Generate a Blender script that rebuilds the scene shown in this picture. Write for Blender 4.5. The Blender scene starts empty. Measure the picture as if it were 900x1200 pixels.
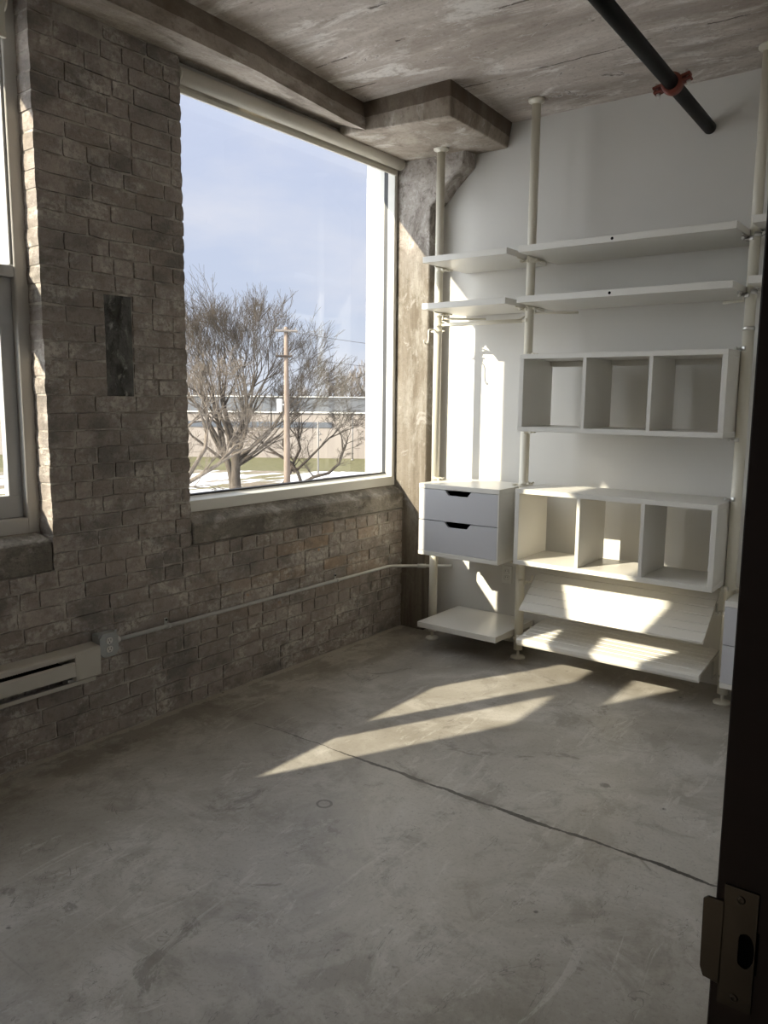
import bpy, bmesh, math, random
from mathutils import Vector, Matrix, noise
random.seed(7)
R = math.radians
scene = bpy.context.scene
COL = scene.collection

# ------------------------------------------------------------------ helpers
def tag(o, label=None, cat=None, group=None, kind=None):
    if label: o['label'] = label
    if cat: o['category'] = cat
    if group: o['group'] = group
    if kind: o['kind'] = kind
    return o

def empty(name, loc=(0, 0, 0), rz=0.0):
    o = bpy.data.objects.new(name, None)
    o.empty_display_size = 0.1
    o.location = loc; o.rotation_euler = (0, 0, rz)
    COL.objects.link(o)
    return o

class MB:
    """collects shapes of one mesh object"""
    def __init__(s):
        s.bm = bmesh.new()
    def box(s, x0, x1, y0, y1, z0, z1, bevel=0.0, seg=2, mat=0):
        r = bmesh.ops.create_cube(s.bm, size=1.0)
        vs = r['verts']
        for v in vs:
            v.co = Vector((x0 + (v.co.x + .5) * (x1 - x0), y0 + (v.co.y + .5) * (y1 - y0), z0 + (v.co.z + .5) * (z1 - z0)))
        fs = list({f for v in vs for f in v.link_faces})
        for f in fs: f.material_index = mat
        if bevel > 0:
            es = list({e for v in vs for e in v.link_edges})
            bmesh.ops.bevel(s.bm, geom=es, offset=bevel, segments=seg, affect='EDGES', profile=.5)
        return s
    def hexa(s, p, bevel=0.0, seg=2):
        """8 corners: bottom ring 4 (ccw from above) then top ring 4"""
        v = [s.bm.verts.new(Vector(q)) for q in p]
        fs = [(3, 2, 1, 0), (4, 5, 6, 7), (0, 1, 5, 4), (1, 2, 6, 5), (2, 3, 7, 6), (3, 0, 4, 7)]
        for f in fs: s.bm.faces.new([v[i] for i in f])
        if bevel > 0:
            es = list({e for q in v for e in q.link_edges})
            bmesh.ops.bevel(s.bm, geom=es, offset=bevel, segments=seg, affect='EDGES', profile=.5)
        return s
    def prism(s, pts, axis, a, b, bevel=0.0, seg=2):
        """extrude a polygon of 2-D points along axis from a to b (x: (y,z); y: (x,z); z: (x,y))"""
        def P(u, w, t):
            return {'x': (t, u, w), 'y': (u, t, w), 'z': (u, w, t)}[axis]
        n = len(pts)
        A = [s.bm.verts.new(P(u, w, a)) for u, w in pts]
        B = [s.bm.verts.new(P(u, w, b)) for u, w in pts]
        new = [s.bm.faces.new(A[::-1]), s.bm.faces.new(B)]
        for i in range(n):
            j = (i + 1) % n
            new.append(s.bm.faces.new([A[i], A[j], B[j], B[i]]))
        bmesh.ops.recalc_face_normals(s.bm, faces=new)
        if bevel > 0:
            es = list({e for q in A + B for e in q.link_edges})
            bmesh.ops.bevel(s.bm, geom=es, offset=bevel, segments=seg, affect='EDGES', profile=.5)
        return s
    def tube(s, pts, rad, n=12, cap=True, smooth=True):
        pts = [Vector(p) for p in pts]
        if not hasattr(rad, '__len__'): rad = [rad] * len(pts)
        rings = []
        ref = None
        for i, p in enumerate(pts):
            if i == 0: t = pts[1] - pts[0]
            elif i == len(pts) - 1: t = pts[-1] - pts[-2]
            else: t = (pts[i + 1] - p).normalized() + (p - pts[i - 1]).normalized()
            if t.length < 1e-9: t = Vector((0, 0, 1))
            t.normalize()
            if ref is None:
                ref = Vector((0, 0, 1)) if abs(t.z) < .9 else Vector((1, 0, 0))
            u = t.cross(ref)
            if u.length < 1e-5:
                u = t.cross(Vector((1, 0, 0))) if abs(t.x) < .9 else t.cross(Vector((0, 1, 0)))
            u.normalize()
            w = u.cross(t).normalized()
            ref = w
            rings.append([s.bm.verts.new(p + (u * math.cos(2 * math.pi * k / n) + w * math.sin(2 * math.pi * k / n)) * rad[i]) for k in range(n)])
        for a, b in zip(rings, rings[1:]):
            for k in range(n):
                f = s.bm.faces.new([a[k], a[(k + 1) % n], b[(k + 1) % n], b[k]])
                f.smooth = smooth
        if cap:
            s.bm.faces.new(rings[0][::-1]); s.bm.faces.new(rings[-1])
        return s
    def lathe(s, prof, c=(0, 0, 0), n=32, axis='z', smooth=True):
        """prof: list of (r, h) along the axis, closed at both ends"""
        def P(r, h, a):
            q = (r * math.cos(a), r * math.sin(a), h)
            if axis == 'x': q = (h, q[0], q[1])
            if axis == 'y': q = (q[1], h, q[0])
            return Vector(c) + Vector(q)
        rings = [[s.bm.verts.new(P(r, h, 2 * math.pi * k / n)) for k in range(n)] for r, h in prof]
        new = []
        for a, b in zip(rings, rings[1:]):
            for k in range(n):
                f = s.bm.faces.new([a[k], a[(k + 1) % n], b[(k + 1) % n], b[k]]); f.smooth = smooth
                new.append(f)
        new += [s.bm.faces.new(rings[0][::-1]), s.bm.faces.new(rings[-1])]
        bmesh.ops.recalc_face_normals(s.bm, faces=new)
        return s
    def ring(s, ri, ro, h0, h1, c=(0, 0, 0), a0=0.0, a1=2 * math.pi, n=24, axis='z', bev=.002):
        """hollow ring or part ring, angles in the plane across the axis"""
        full = abs(a1 - a0 - 2 * math.pi) < 1e-6
        prof = [(ri, h0), (ro - bev, h0), (ro, h0 + bev), (ro, h1 - bev), (ro - bev, h1), (ri, h1)]
        def P(r, h, a):
            q = (r * math.cos(a), r * math.sin(a), h)
            if axis == 'x': q = (h, q[0], q[1])
            if axis == 'y': q = (q[1], h, q[0])
            return Vector(c) + Vector(q)
        cnt = n if full else n + 1
        rings = [[s.bm.verts.new(P(r, h, a0 + (a1 - a0) * k / n)) for r, h in prof] for k in range(cnt)]
        m_ = len(prof)
        for k in range(n):
            A, B = rings[k], rings[(k + 1) % cnt]
            for i in range(m_):
                f = s.bm.faces.new([A[i], A[(i + 1) % m_], B[(i + 1) % m_], B[i]]); f.smooth = True
        if not full:
            s.bm.faces.new(rings[0]); s.bm.faces.new(rings[-1][::-1])
        return s
    def build(s, name, mats, parent=None, recalc=True):
        if recalc: bmesh.ops.recalc_face_normals(s.bm, faces=s.bm.faces[:])
        me = bpy.data.meshes.new(name)
        s.bm.to_mesh(me); s.bm.free()
        if not isinstance(mats, (list, tuple)): mats = [mats]
        for m in mats: me.materials.append(m)
        o = bpy.data.objects.new(name, me)
        COL.objects.link(o)
        if parent is not None: o.parent = parent
        return o

def kids(o):
    return [c for c in bpy.data.objects if c.parent == o]

def copy_tree(o, parent=None):
    c = o.copy(); COL.objects.link(c); c.parent = parent
    for ch in kids(o): copy_tree(ch, c)
    return c

# ------------------------------------------------------------------ materials
class NT:
    def __init__(s, name):
        s.m = bpy.data.materials.new(name); s.m.use_nodes = True
        s.t = s.m.node_tree; s.n = s.t.nodes; s.l = s.t.links
        s.bsdf = s.n['Principled BSDF']
        s.tc = s.n.new('ShaderNodeTexCoord')
    def link(s, a, b): s.l.new(a, b)
    def mapping(s, scale=(1, 1, 1), loc=(0, 0, 0), rot=(0, 0, 0), src=None):
        m = s.n.new('ShaderNodeMapping')
        m.inputs['Scale'].default_value = scale; m.inputs['Location'].default_value = loc; m.inputs['Rotation'].default_value = rot
        s.link(src or s.tc.outputs['Object'], m.inputs['Vector'])
        return m.outputs['Vector']
    def noise(s, scale, detail=6, rough=.6, vec=None, dist=0.0):
        n = s.n.new('ShaderNodeTexNoise')
        n.inputs['Scale'].default_value = scale; n.inputs['Detail'].default_value = detail
        n.inputs['Roughness'].default_value = rough; n.inputs['Distortion'].default_value = dist
        s.link(vec or s.tc.outputs['Object'], n.inputs['Vector'])
        return n.outputs['Fac']
    def vor(s, scale, vec=None, feature='F1'):
        n = s.n.new('ShaderNodeTexVoronoi'); n.feature = feature
        n.inputs['Scale'].default_value = scale
        s.link(vec or s.tc.outputs['Object'], n.inputs['Vector'])
        return n.outputs['Distance']
    def ramp(s, fac, stops, interp='LINEAR'):
        r = s.n.new('ShaderNodeValToRGB'); r.color_ramp.interpolation = interp
        cr = r.color_ramp
        while len(cr.elements) < len(stops): cr.elements.new(.5)
        for e, (p, c) in zip(cr.elements, stops):
            e.position = p
            e.color = (c, c, c, 1) if not hasattr(c, '__len__') else (*c, 1)
        s.link(fac, r.inputs['Fac'])
        return r.outputs['Color']
    def mix(s, fac, a, b, mode='MIX'):
        m = s.n.new('ShaderNodeMix'); m.data_type = 'RGBA'; m.blend_type = mode; m.clamp_factor = True
        for i, v in ((0, fac), (6, a), (7, b)):
            if isinstance(v, (int, float)): m.inputs[i].default_value = v
            elif isinstance(v, tuple): m.inputs[i].default_value = (*v, 1)
            else: s.link(v, m.inputs[i])
        return m.outputs[2]
    def math(s, op, a, b=None, c=None):
        m = s.n.new('ShaderNodeMath'); m.operation = op
        for i, v in enumerate((a, b, c)):
            if v is None: continue
            if isinstance(v, (int, float)): m.inputs[i].default_value = v
            else: s.link(v, m.inputs[i])
        return m.outputs[0]
    def sep(s, vec=None):
        n = s.n.new('ShaderNodeSeparateXYZ'); s.link(vec or s.tc.outputs['Object'], n.inputs[0])
        return n.outputs
    def bump(s, h, strength=.3, dist=.01, normal=None):
        b = s.n.new('ShaderNodeBump'); b.inputs['Strength'].default_value = strength; b.inputs['Distance'].default_value = dist
        s.link(h, b.inputs['Height'])
        if normal is not None: s.link(normal, b.inputs['Normal'])
        return b.outputs['Normal']
    def out(s, color=None, rough=.6, normal=None, metal=0.0, spec=.5):
        b = s.bsdf
        if color is not None:
            if isinstance(color, tuple): b.inputs['Base Color'].default_value = (*color, 1)
            else: s.link(color, b.inputs['Base Color'])
        if isinstance(rough, (int, float)): b.inputs['Roughness'].default_value = rough
        else: s.link(rough, b.inputs['Roughness'])
        b.inputs['Metallic'].default_value = metal
        b.inputs['Specular IOR Level'].default_value = spec
        if normal is not None: s.link(normal, b.inputs['Normal'])
        return s.m

def paint(name, col, rough=.45, var=.04, bump=.05, scale=30, spec=.5):
    t = NT(name)
    n = t.noise(scale, 4)
    c2 = tuple(c * (1 - var) for c in col)
    return t.out(t.mix(n, c2, col), rough, t.bump(n, bump, .003), 0, spec)

def metal(name, col, rough=.35, var=.1):
    t = NT(name); n = t.noise(25, 4)
    return t.out(t.mix(n, tuple(c * (1 - var) for c in col), col), rough, None, 1.0)

def mat_brick():
    t = NT('painted_brick')
    a = t.n.new('ShaderNodeAttribute'); a.attribute_name = 'tone'; a.attribute_type = 'GEOMETRY'
    sp = t.n.new('ShaderNodeSeparateColor'); t.link(a.outputs['Color'], sp.inputs[0])
    tone, tone2 = sp.outputs[0], sp.outputs[1]
    base = t.mix(tone, (.285, .243, .212), (.405, .352, .312))
    big = t.noise(1.7, 6, .6)
    base = t.mix(t.ramp(big, [(.44, 0.0), (.58, .7)]), base, (.27, .243, .222))
    # worn bare brick showing through below the main window
    x, y, z = t.sep()
    reg = t.math('SUBTRACT', 1.0, t.math('ABSOLUTE', t.math('MULTIPLY', t.math('ADD', z, -.62), 3.6)))
    reg2 = t.math('SUBTRACT', 1.0, t.math('ABSOLUTE', t.math('MULTIPLY', t.math('ADD', y, .65), .95)))
    reg = t.math('MULTIPLY', t.math('MAXIMUM', reg, 0.0), t.math('MAXIMUM', reg2, 0.0))
    warm = t.math('MULTIPLY', reg, t.ramp(tone2, [(.45, 0.0), (.75, 1.0)]))
    base = t.mix(t.math('MULTIPLY', warm, .9), base, (.42, .30, .20))
    chip = t.math('MULTIPLY', t.math('MULTIPLY', reg, t.math('GREATER_THAN', t.noise(9, 3, .5, t.mapping((1, 1, 1), (2, 3, 8))), .70)), 2.0)
    base = t.mix(t.math('MINIMUM', chip, 1.0), base, (.50, .25, .08))
    # white efflorescence / worn paint
    wn = t.noise(3.6, 10, .74, t.mapping((1, 1.0, 1.9)), .5)
    fine = t.noise(38, 7, .72)
    wm = t.math('MULTIPLY', t.ramp(wn, [(.485, 0.0), (.60, 1.0)]), t.ramp(fine, [(.42, .0), (.55, 1.0)]))
    base = t.mix(t.math('MULTIPLY', wm, .8), base, (.62, .59, .54))
    # dark soot stains
    dn = t.noise(2.6, 9, .7, t.mapping((1, 1.2, 1.8), (3, 5, 1)))
    base = t.mix(t.ramp(dn, [(.51, 0.0), (.62, .7)]), base, (.125, .115, .108))
    mid = t.noise(16, 7, .7, t.mapping((1, 1, 1), (4, 4, 4)))
    base = t.mix(t.ramp(mid, [(.36, .45), (.52, 0.0)]), base, (.17, .145, .125))
    base = t.mix(t.ramp(fine, [(.34, .45), (.48, 0.0)]), base, (.15, .13, .112))
    h = t.math('ADD', t.noise(60, 8, .7), t.math('MULTIPLY', t.noise(14, 4), .8))
    return t.out(base, .85, t.bump(h, .85, .007), 0, .25)

def mat_mortar():
    t = NT('painted_mortar')
    n = t.noise(7, 8, .7); f = t.noise(60, 6, .7)
    c = t.mix(t.ramp(n, [(.40, 0.0), (.58, 1.0)]), (.28, .245, .21), (.50, .46, .415))
    c = t.mix(t.ramp(t.noise(4, 7, .7, t.mapping((1, 1, 1), (9, 2, 4))), [(.56, 0.0), (.70, .8)]), c, (.52, .49, .45))
    return t.out(c, .9, t.bump(t.math('ADD', f, n), .9, .01), 0, .2)

def mat_concrete(name, lo, hi, stain, light, stretch=(1, 1, 1), scale=2.0, bump=.5, rough=.85, lmask=(.54, .64), smask=(.53, .63), amt=.6, spec=.3, band=None):
    t = NT(name)
    v = t.mapping(stretch)
    a = t.noise(scale, 9, .68, v, .3)
    b = t.noise(scale * 2.3, 10, .72, t.mapping(stretch, (4, 7, 2)), .5)
    c_ = t.noise(scale * 1.4, 9, .68, t.mapping(stretch, (11, 1, 5)), .6)
    f = t.noise(55, 7, .7)
    c = t.mix(t.ramp(a, [(.40, 0.0), (.60, 1.0)]), lo, hi)
    c = t.mix(t.math('MULTIPLY', t.ramp(b, [(lmask[0], 0.0), (lmask[1], 1.0)]), amt), c, light)
    c = t.mix(t.math('MULTIPLY', t.ramp(c_, [(smask[0], 0.0), (smask[1], 1.0)]), amt), c, stain)
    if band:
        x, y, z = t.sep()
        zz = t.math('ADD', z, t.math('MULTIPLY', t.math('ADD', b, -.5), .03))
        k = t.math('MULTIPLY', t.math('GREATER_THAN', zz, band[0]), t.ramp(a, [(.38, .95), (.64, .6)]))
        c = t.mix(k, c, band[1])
    c = t.mix(t.ramp(f, [(.32, .45), (.48, 0.0)]), c, tuple(k * .5 for k in lo))
    h = t.math('ADD', t.math('MULTIPLY', f, .5), t.math('ADD', a, t.math('MULTIPLY', b, .8)))
    return t.out(c, rough, t.bump(h, bump, .014), 0, spec)

def mat_ceiling():
    t = NT('board_marked_ceiling')
    st = (.55, 2.0, 1)
    a = t.noise(1.6, 9, .68, t.mapping(st), .4)
    b = t.noise(3.2, 11, .74, t.mapping((.6, 1.7, 1), (3, 4, 0)), .9)
    c = t.mix(t.ramp(a, [(.40, 0.0), (.60, 1.0)]), (.37, .32, .28), (.56, .505, .455))
    c = t.mix(t.ramp(b, [(.53, 0.0), (.60, .75)]), c, (.74, .71, .67))
    d = t.noise(2.2, 9, .68, t.mapping((.5, 1.4, 1), (8, 1, 0)), .5)
    c = t.mix(t.ramp(d, [(.53, 0.0), (.64, .6)]), c, (.27, .225, .19))
    # board joints running along x and small spalls
    x, y, z = t.sep()
    wob = t.math('MULTIPLY', t.noise(3, 7, .65), .09)
    yy = t.math('FRACT', t.math('MULTIPLY', t.math('ADD', y, wob), 3.1))
    ln = t.math('LESS_THAN', yy, .035)
    brk = t.ramp(t.noise(2.6, 7, .7, t.mapping((.8, 1, 1), (1, 9, 0))), [(.53, 0.0), (.56, 1.0)])
    ln = t.math('MULTIPLY', ln, brk)
    c = t.mix(t.math('MULTIPLY', ln, .85), c, (.10, .082, .07))
    sp = t.noise(5.5, 9, .78, t.mapping((.8, 1.7, 1), (5, 5, 0)), 1.3)
    spm = t.ramp(sp, [(.615, 0.0), (.635, 1.0)])
    c = t.mix(t.math('MULTIPLY', spm, .85), c, (.12, .098, .082))
    rim = t.math('MULTIPLY', t.ramp(sp, [(.585, 0.0), (.605, 1.0)]), t.math('SUBTRACT', 1.0, spm))
    c = t.mix(t.math('MULTIPLY', rim, .6), c, (.74, .71, .67))
    f = t.noise(50, 7, .7)
    c = t.mix(t.ramp(f, [(.34, .4), (.48, 0.0)]), c, (.22, .19, .165))
    h = t.math('SUBTRACT', t.math('ADD', t.math('MULTIPLY', f, .4), t.math('ADD', a, b)), t.math('MULTIPLY', t.math('ADD', ln, spm), .8))
    return t.out(c, .85, t.bump(h, .6, .014), 0, .3)

def mat_floor():
    t = NT('worn_concrete_floor')
    x, y, z = t.sep()
    a = t.noise(.75, 10, .64, t.mapping((1, 1, 1), (2, 1, 0)), .5)
    b = t.noise(2.0, 11, .72, t.mapping((1, 1, 1), (4, 9, 0)), .9)
    g = t.noise(4.5, 11, .74, t.mapping((1, 1, 1), (1, 3, 0)), .6)
    f = t.noise(70, 8, .72)
    c = t.mix(t.ramp(a, [(.40, 0.0), (.60, 1.0)]), (.285, .262, .225), (.43, .405, .362))
    c = t.mix(t.ramp(b, [(.50, 0.0), (.62, .6)]), c, (.53, .505, .465))
    c = t.mix(t.ramp(g, [(.52, 0.0), (.62, .5)]), c, (.225, .203, .17))
    c = t.mix(t.ramp(b, [(.38, .5), (.47, 0.0)]), c, (.25, .228, .193))
    # dirt gathered along the brick wall
    edge = t.math('SUBTRACT', 1.0, t.math('MULTIPLY', x, 1.9))
    dirt = t.ramp(t.noise(5, 9, .72, t.mapping((1, .8, 1), (7, 2, 0))), [(.46, 0.0), (.56, 1.0)])
    edge = t.math('MULTIPLY', t.math('MAXIMUM', edge, 0.0), dirt)
    c = t.mix(t.math('MINIMUM', t.math('MULTIPLY', edge, .9), .6), c, (.17, .148, .115))
    c = t.mix(t.ramp(t.noise(3.3, 10, .74, t.mapping((1, 1, 1), (3, 8, 0)), .8), [(.60, 0.0), (.645, .6)]), c, (.155, .138, .113))
    dust = t.math('LESS_THAN', t.math('ADD', x, t.math('MULTIPLY', t.math('ADD', g, -.5), .12)), .034)
    c = t.mix(t.math('MULTIPLY', dust, .8), c, (.44, .405, .35))
    # dark spots, small pits
    s1 = t.vor(1.9, t.mapping((1, 1, 0), (.3, .1, 0)))
    sn = t.math('ADD', s1, t.math('MULTIPLY', t.noise(14, 6, .7), .16))
    c = t.mix(t.ramp(sn, [(.095, .75), (.115, 0.0)]), c, (.11, .10, .088))
    s2 = t.math('ADD', t.vor(4.1, t.mapping((1, 1, 0), (2.2, .7, 0))), t.math('MULTIPLY', t.noise(30, 4), .08))
    c = t.mix(t.ramp(s2, [(.065, .8), (.08, 0.0)]), c, (.085, .075, .066))
    # scuffs and scratches
    sc = t.noise(6, 9, .78, t.mapping((1.0, .25, 1), (0, 0, 0), (0, 0, .6)), 1.6)
    c = t.mix(t.ramp(sc, [(.58, 0.0), (.62, .45)]), c, (.58, .56, .52))
    sc2 = t.noise(5, 9, .78, t.mapping((.25, 1.0, 1), (5, 2, 0), (0, 0, .3)), 1.8)
    c = t.mix(t.ramp(sc2, [(.63, 0.0), (.66, .3)]), c, (.21, .193, .168))
    sc3 = t.noise(2.3, 5, .6, t.mapping((1.0, .35, 1), (9, 4, 0), (0, 0, -.4)), 2.5)
    hair = t.math('LESS_THAN', t.math('ABSOLUTE', t.math('ADD', sc3, -.5)), .0022)
    hair = t.math('MULTIPLY', hair, t.ramp(g, [(.47, 0.0), (.52, 1.0)]))
    c = t.mix(t.math('MULTIPLY', hair, .55), c, (.13, .12, .105))
    # ring left by something standing here
    dx = t.math('ADD', x, -1.18); dyr = t.math('ADD', y, 2.01)
    rr = t.math('SQRT', t.math('ADD', t.math('MULTIPLY', dx, dx), t.math('MULTIPLY', dyr, dyr)))
    ringm = t.math('LESS_THAN', t.math('ABSOLUTE', t.math('ADD', rr, t.math('ADD', -.027, t.math('MULTIPLY', t.math('ADD', g, -.5), .02)))), .005)
    c = t.mix(t.math('MULTIPLY', ringm, .75), c, (.09, .08, .07))
    # joint that has opened into a ragged crack across the room
    wob = t.math('ADD', t.math('MULTIPLY', t.math('ADD', t.noise(3.0, 5, .6), -.5), .06), t.math('MULTIPLY', t.math('ADD', t.noise(28, 5, .7), -.5), .012))
    dy = t.math('ABSOLUTE', t.math('ADD', t.math('ADD', y, 1.632), wob))
    wid = t.math('MULTIPLY', t.ramp(t.noise(7, 6, .7, t.mapping((1, 1, 1), (6, 6, 0))), [(.36, .25), (.62, 1.0)]), .0125)
    wid = t.math('MULTIPLY', wid, t.ramp(t.math('MULTIPLY', x, .5), [(.40, .30), (.56, 1.0)]))
    cr = t.math('LESS_THAN', dy, wid)
    cr = t.math('MULTIPLY', cr, t.math('GREATER_THAN', x, .42))
    c = t.mix(t.math('MULTIPLY', cr, .92), c, (.03, .025, .021))
    near = t.ramp(dy, [(.0, .5), (.06, 0.0)])
    c = t.mix(t.math('MULTIPLY', near, t.ramp(g, [(.46, 0.0), (.56, 1.0)])), c, (.13, .115, .095))
    c = t.mix(t.ramp(f, [(.34, .40), (.47, 0.0)]), c, (.17, .155, .13))
    rough = t.ramp(b, [(.40, .30), (.60, .46)])
    h = t.math('SUBTRACT', t.math('ADD', t.math('MULTIPLY', f, .25), t.math('MULTIPLY', b, .6)), t.math('MULTIPLY', cr, 1.6))
    return t.out(c, rough, t.bump(h, .2, .008), 0, .5)

def mat_column():
    t = NT('board_formed_column')
    st = (9, 9, .5)
    a = t.noise(1.6, 8, .65, t.mapping(st), .2)
    b = t.noise(2.6, 11, .74, t.mapping((1, 1, .5), (4, 2, 1)), .6)
    g = t.noise(9, 9, .75, t.mapping((1, 1, .8), (1, 7, 3)), .8)
    c = t.mix(t.ramp(a, [(.40, 0.0), (.60, 1.0)]), (.135, .112, .085), (.215, .19, .158))
    c = t.mix(t.ramp(b, [(.50, 0.0), (.60, .75)]), c, (.29, .272, .24))
    c = t.mix(t.ramp(g, [(.57, 0.0), (.62, .5)]), c, (.36, .345, .32))
    x, y, z = t.sep()
    # rough grey head above the old ceiling line
    up = t.ramp(t.math('ADD', t.math('MULTIPLY', z, .33), t.math('MULTIPLY', t.math('ADD', b, -.5), .05)), [(.79, 0.0), (.82, 1.0)])
    hd = t.mix(t.ramp(b, [(.42, 0.0), (.58, 1.0)]), (.23, .195, .17), (.42, .385, .35))
    hd = t.mix(t.ramp(g, [(.40, .7), (.49, 0.0)]), hd, (.13, .11, .09))
    hd = t.mix(t.ramp(g, [(.56, 0.0), (.60, .8)]), hd, (.54, .51, .47))
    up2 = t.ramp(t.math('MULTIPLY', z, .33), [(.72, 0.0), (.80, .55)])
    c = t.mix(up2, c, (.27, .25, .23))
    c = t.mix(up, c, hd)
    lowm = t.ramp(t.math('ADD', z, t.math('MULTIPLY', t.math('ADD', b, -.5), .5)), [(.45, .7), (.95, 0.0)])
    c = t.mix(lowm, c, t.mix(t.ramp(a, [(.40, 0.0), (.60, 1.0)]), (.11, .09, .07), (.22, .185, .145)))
    f = t.noise(60, 7, .7)
    c = t.mix(t.ramp(f, [(.34, .4), (.48, 0.0)]), c, (.10, .085, .07))
    h = t.math('ADD', t.math('MULTIPLY', f, .4), t.math('ADD', t.math('MULTIPLY', a, .8), t.math('ADD', b, t.math('MULTIPLY', g, .6))))
    return t.out(c, .88, t.bump(h, .75, .012), 0, .25)

def mat_glass():
    t = NT('window_glass')
    for n in list(t.n):
        if n.type in ('BSDF_PRINCIPLED',): t.n.remove(n)
    o = t.n['Material Output']
    tr = t.n.new('ShaderNodeBsdfTransparent'); tr.inputs[0].default_value = (.965, .975, .97, 1)
    gl = t.n.new('ShaderNodeBsdfGlossy'); gl.inputs['Roughness'].default_value = .015; gl.inputs['Color'].default_value = (1, 1, 1, 1)
    fr = t.n.new('ShaderNodeFresnel'); fr.inputs['IOR'].default_value = 1.45
    mx = t.n.new('ShaderNodeMixShader')
    ge = t.n.new('ShaderNodeNewGeometry')
    t.link(t.math('MULTIPLY', fr.outputs[0], t.math('SUBTRACT', 1.0, ge.outputs['Backfacing'])), mx.inputs[0]); t.link(tr.outputs[0], mx.inputs[1]); t.link(gl.outputs[0], mx.inputs[2])
    t.link(mx.outputs[0], o.inputs['Surface'])
    return t.m

def mat_ground():
    t = NT('thawing_snow_ground')
    v = t.mapping((.35, .35, 1))
    n = t.noise(.75, 9, .62, t.mapping((.9, .28, 1), (0, 0, 0), (0, 0, .9)), .6)
    d = t.noise(4, 7, .7)
    x, y, z = t.sep()
    grass = t.mix(t.ramp(d, [(.35, 0.0), (.65, 1.0)]), (.12, .105, .06), (.165, .15, .08))
    dirt = t.mix(t.ramp(d, [(.35, 0.0), (.65, 1.0)]), (.14, .113, .085), (.235, .20, .16))
    soil = t.mix(t.ramp(t.noise(.3, 5), [(.45, 0.0), (.55, 1.0)]), grass, dirt)
    snow = t.ramp(n, [(.475, 0.0), (.53, 1.0)])
    c = t.mix(snow, soil, (.62, .64, .68))
    c = t.mix(t.math('GREATER_THAN', x, t.math('ADD', -13.0, t.math('MULTIPLY', d, 2.0))), c, (.74, .76, .80))  # unbroken snow near the house, added to bounce light onto the ceiling
    # a green lawn strip along the foot of the long building
    dist = t.math('ADD', t.math('MULTIPLY', x, -.579), t.math('MULTIPLY', y, .815))
    lawn = t.math('MULTIPLY', t.math('GREATER_THAN', dist, t.math('ADD', 37.2, t.math('MULTIPLY', d, 1.4))), 1.0)
    c = t.mix(lawn, c, t.mix(t.ramp(d, [(.3, 0.0), (.7, 1.0)]), (.075, .072, .034), (.135, .125, .065)))
    return t.out(c, .9, t.bump(d, .4, .05), 0, .2)

def mat_bark(name, lo, hi):
    t = NT(name); n = t.noise(3, 7, .7, t.mapping((4, 4, .8)))
    return t.out(t.mix(t.ramp(n, [(.3, 0.0), (.7, 1.0)]), lo, hi), .9, t.bump(n, .5, .03), 0, .15)

def mat_siding(name, lo, hi, freq):
    t = NT(name); x, y, z = t.sep()
    l = t.math('LESS_THAN', t.math('FRACT', t.math('MULTIPLY', x, freq)), .05)
    n = t.noise(1.2, 5)
    return t.out(t.mix(t.math('MULTIPLY', l, .3), t.mix(n, lo, hi), tuple(k * .5 for k in lo)), .7)

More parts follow.
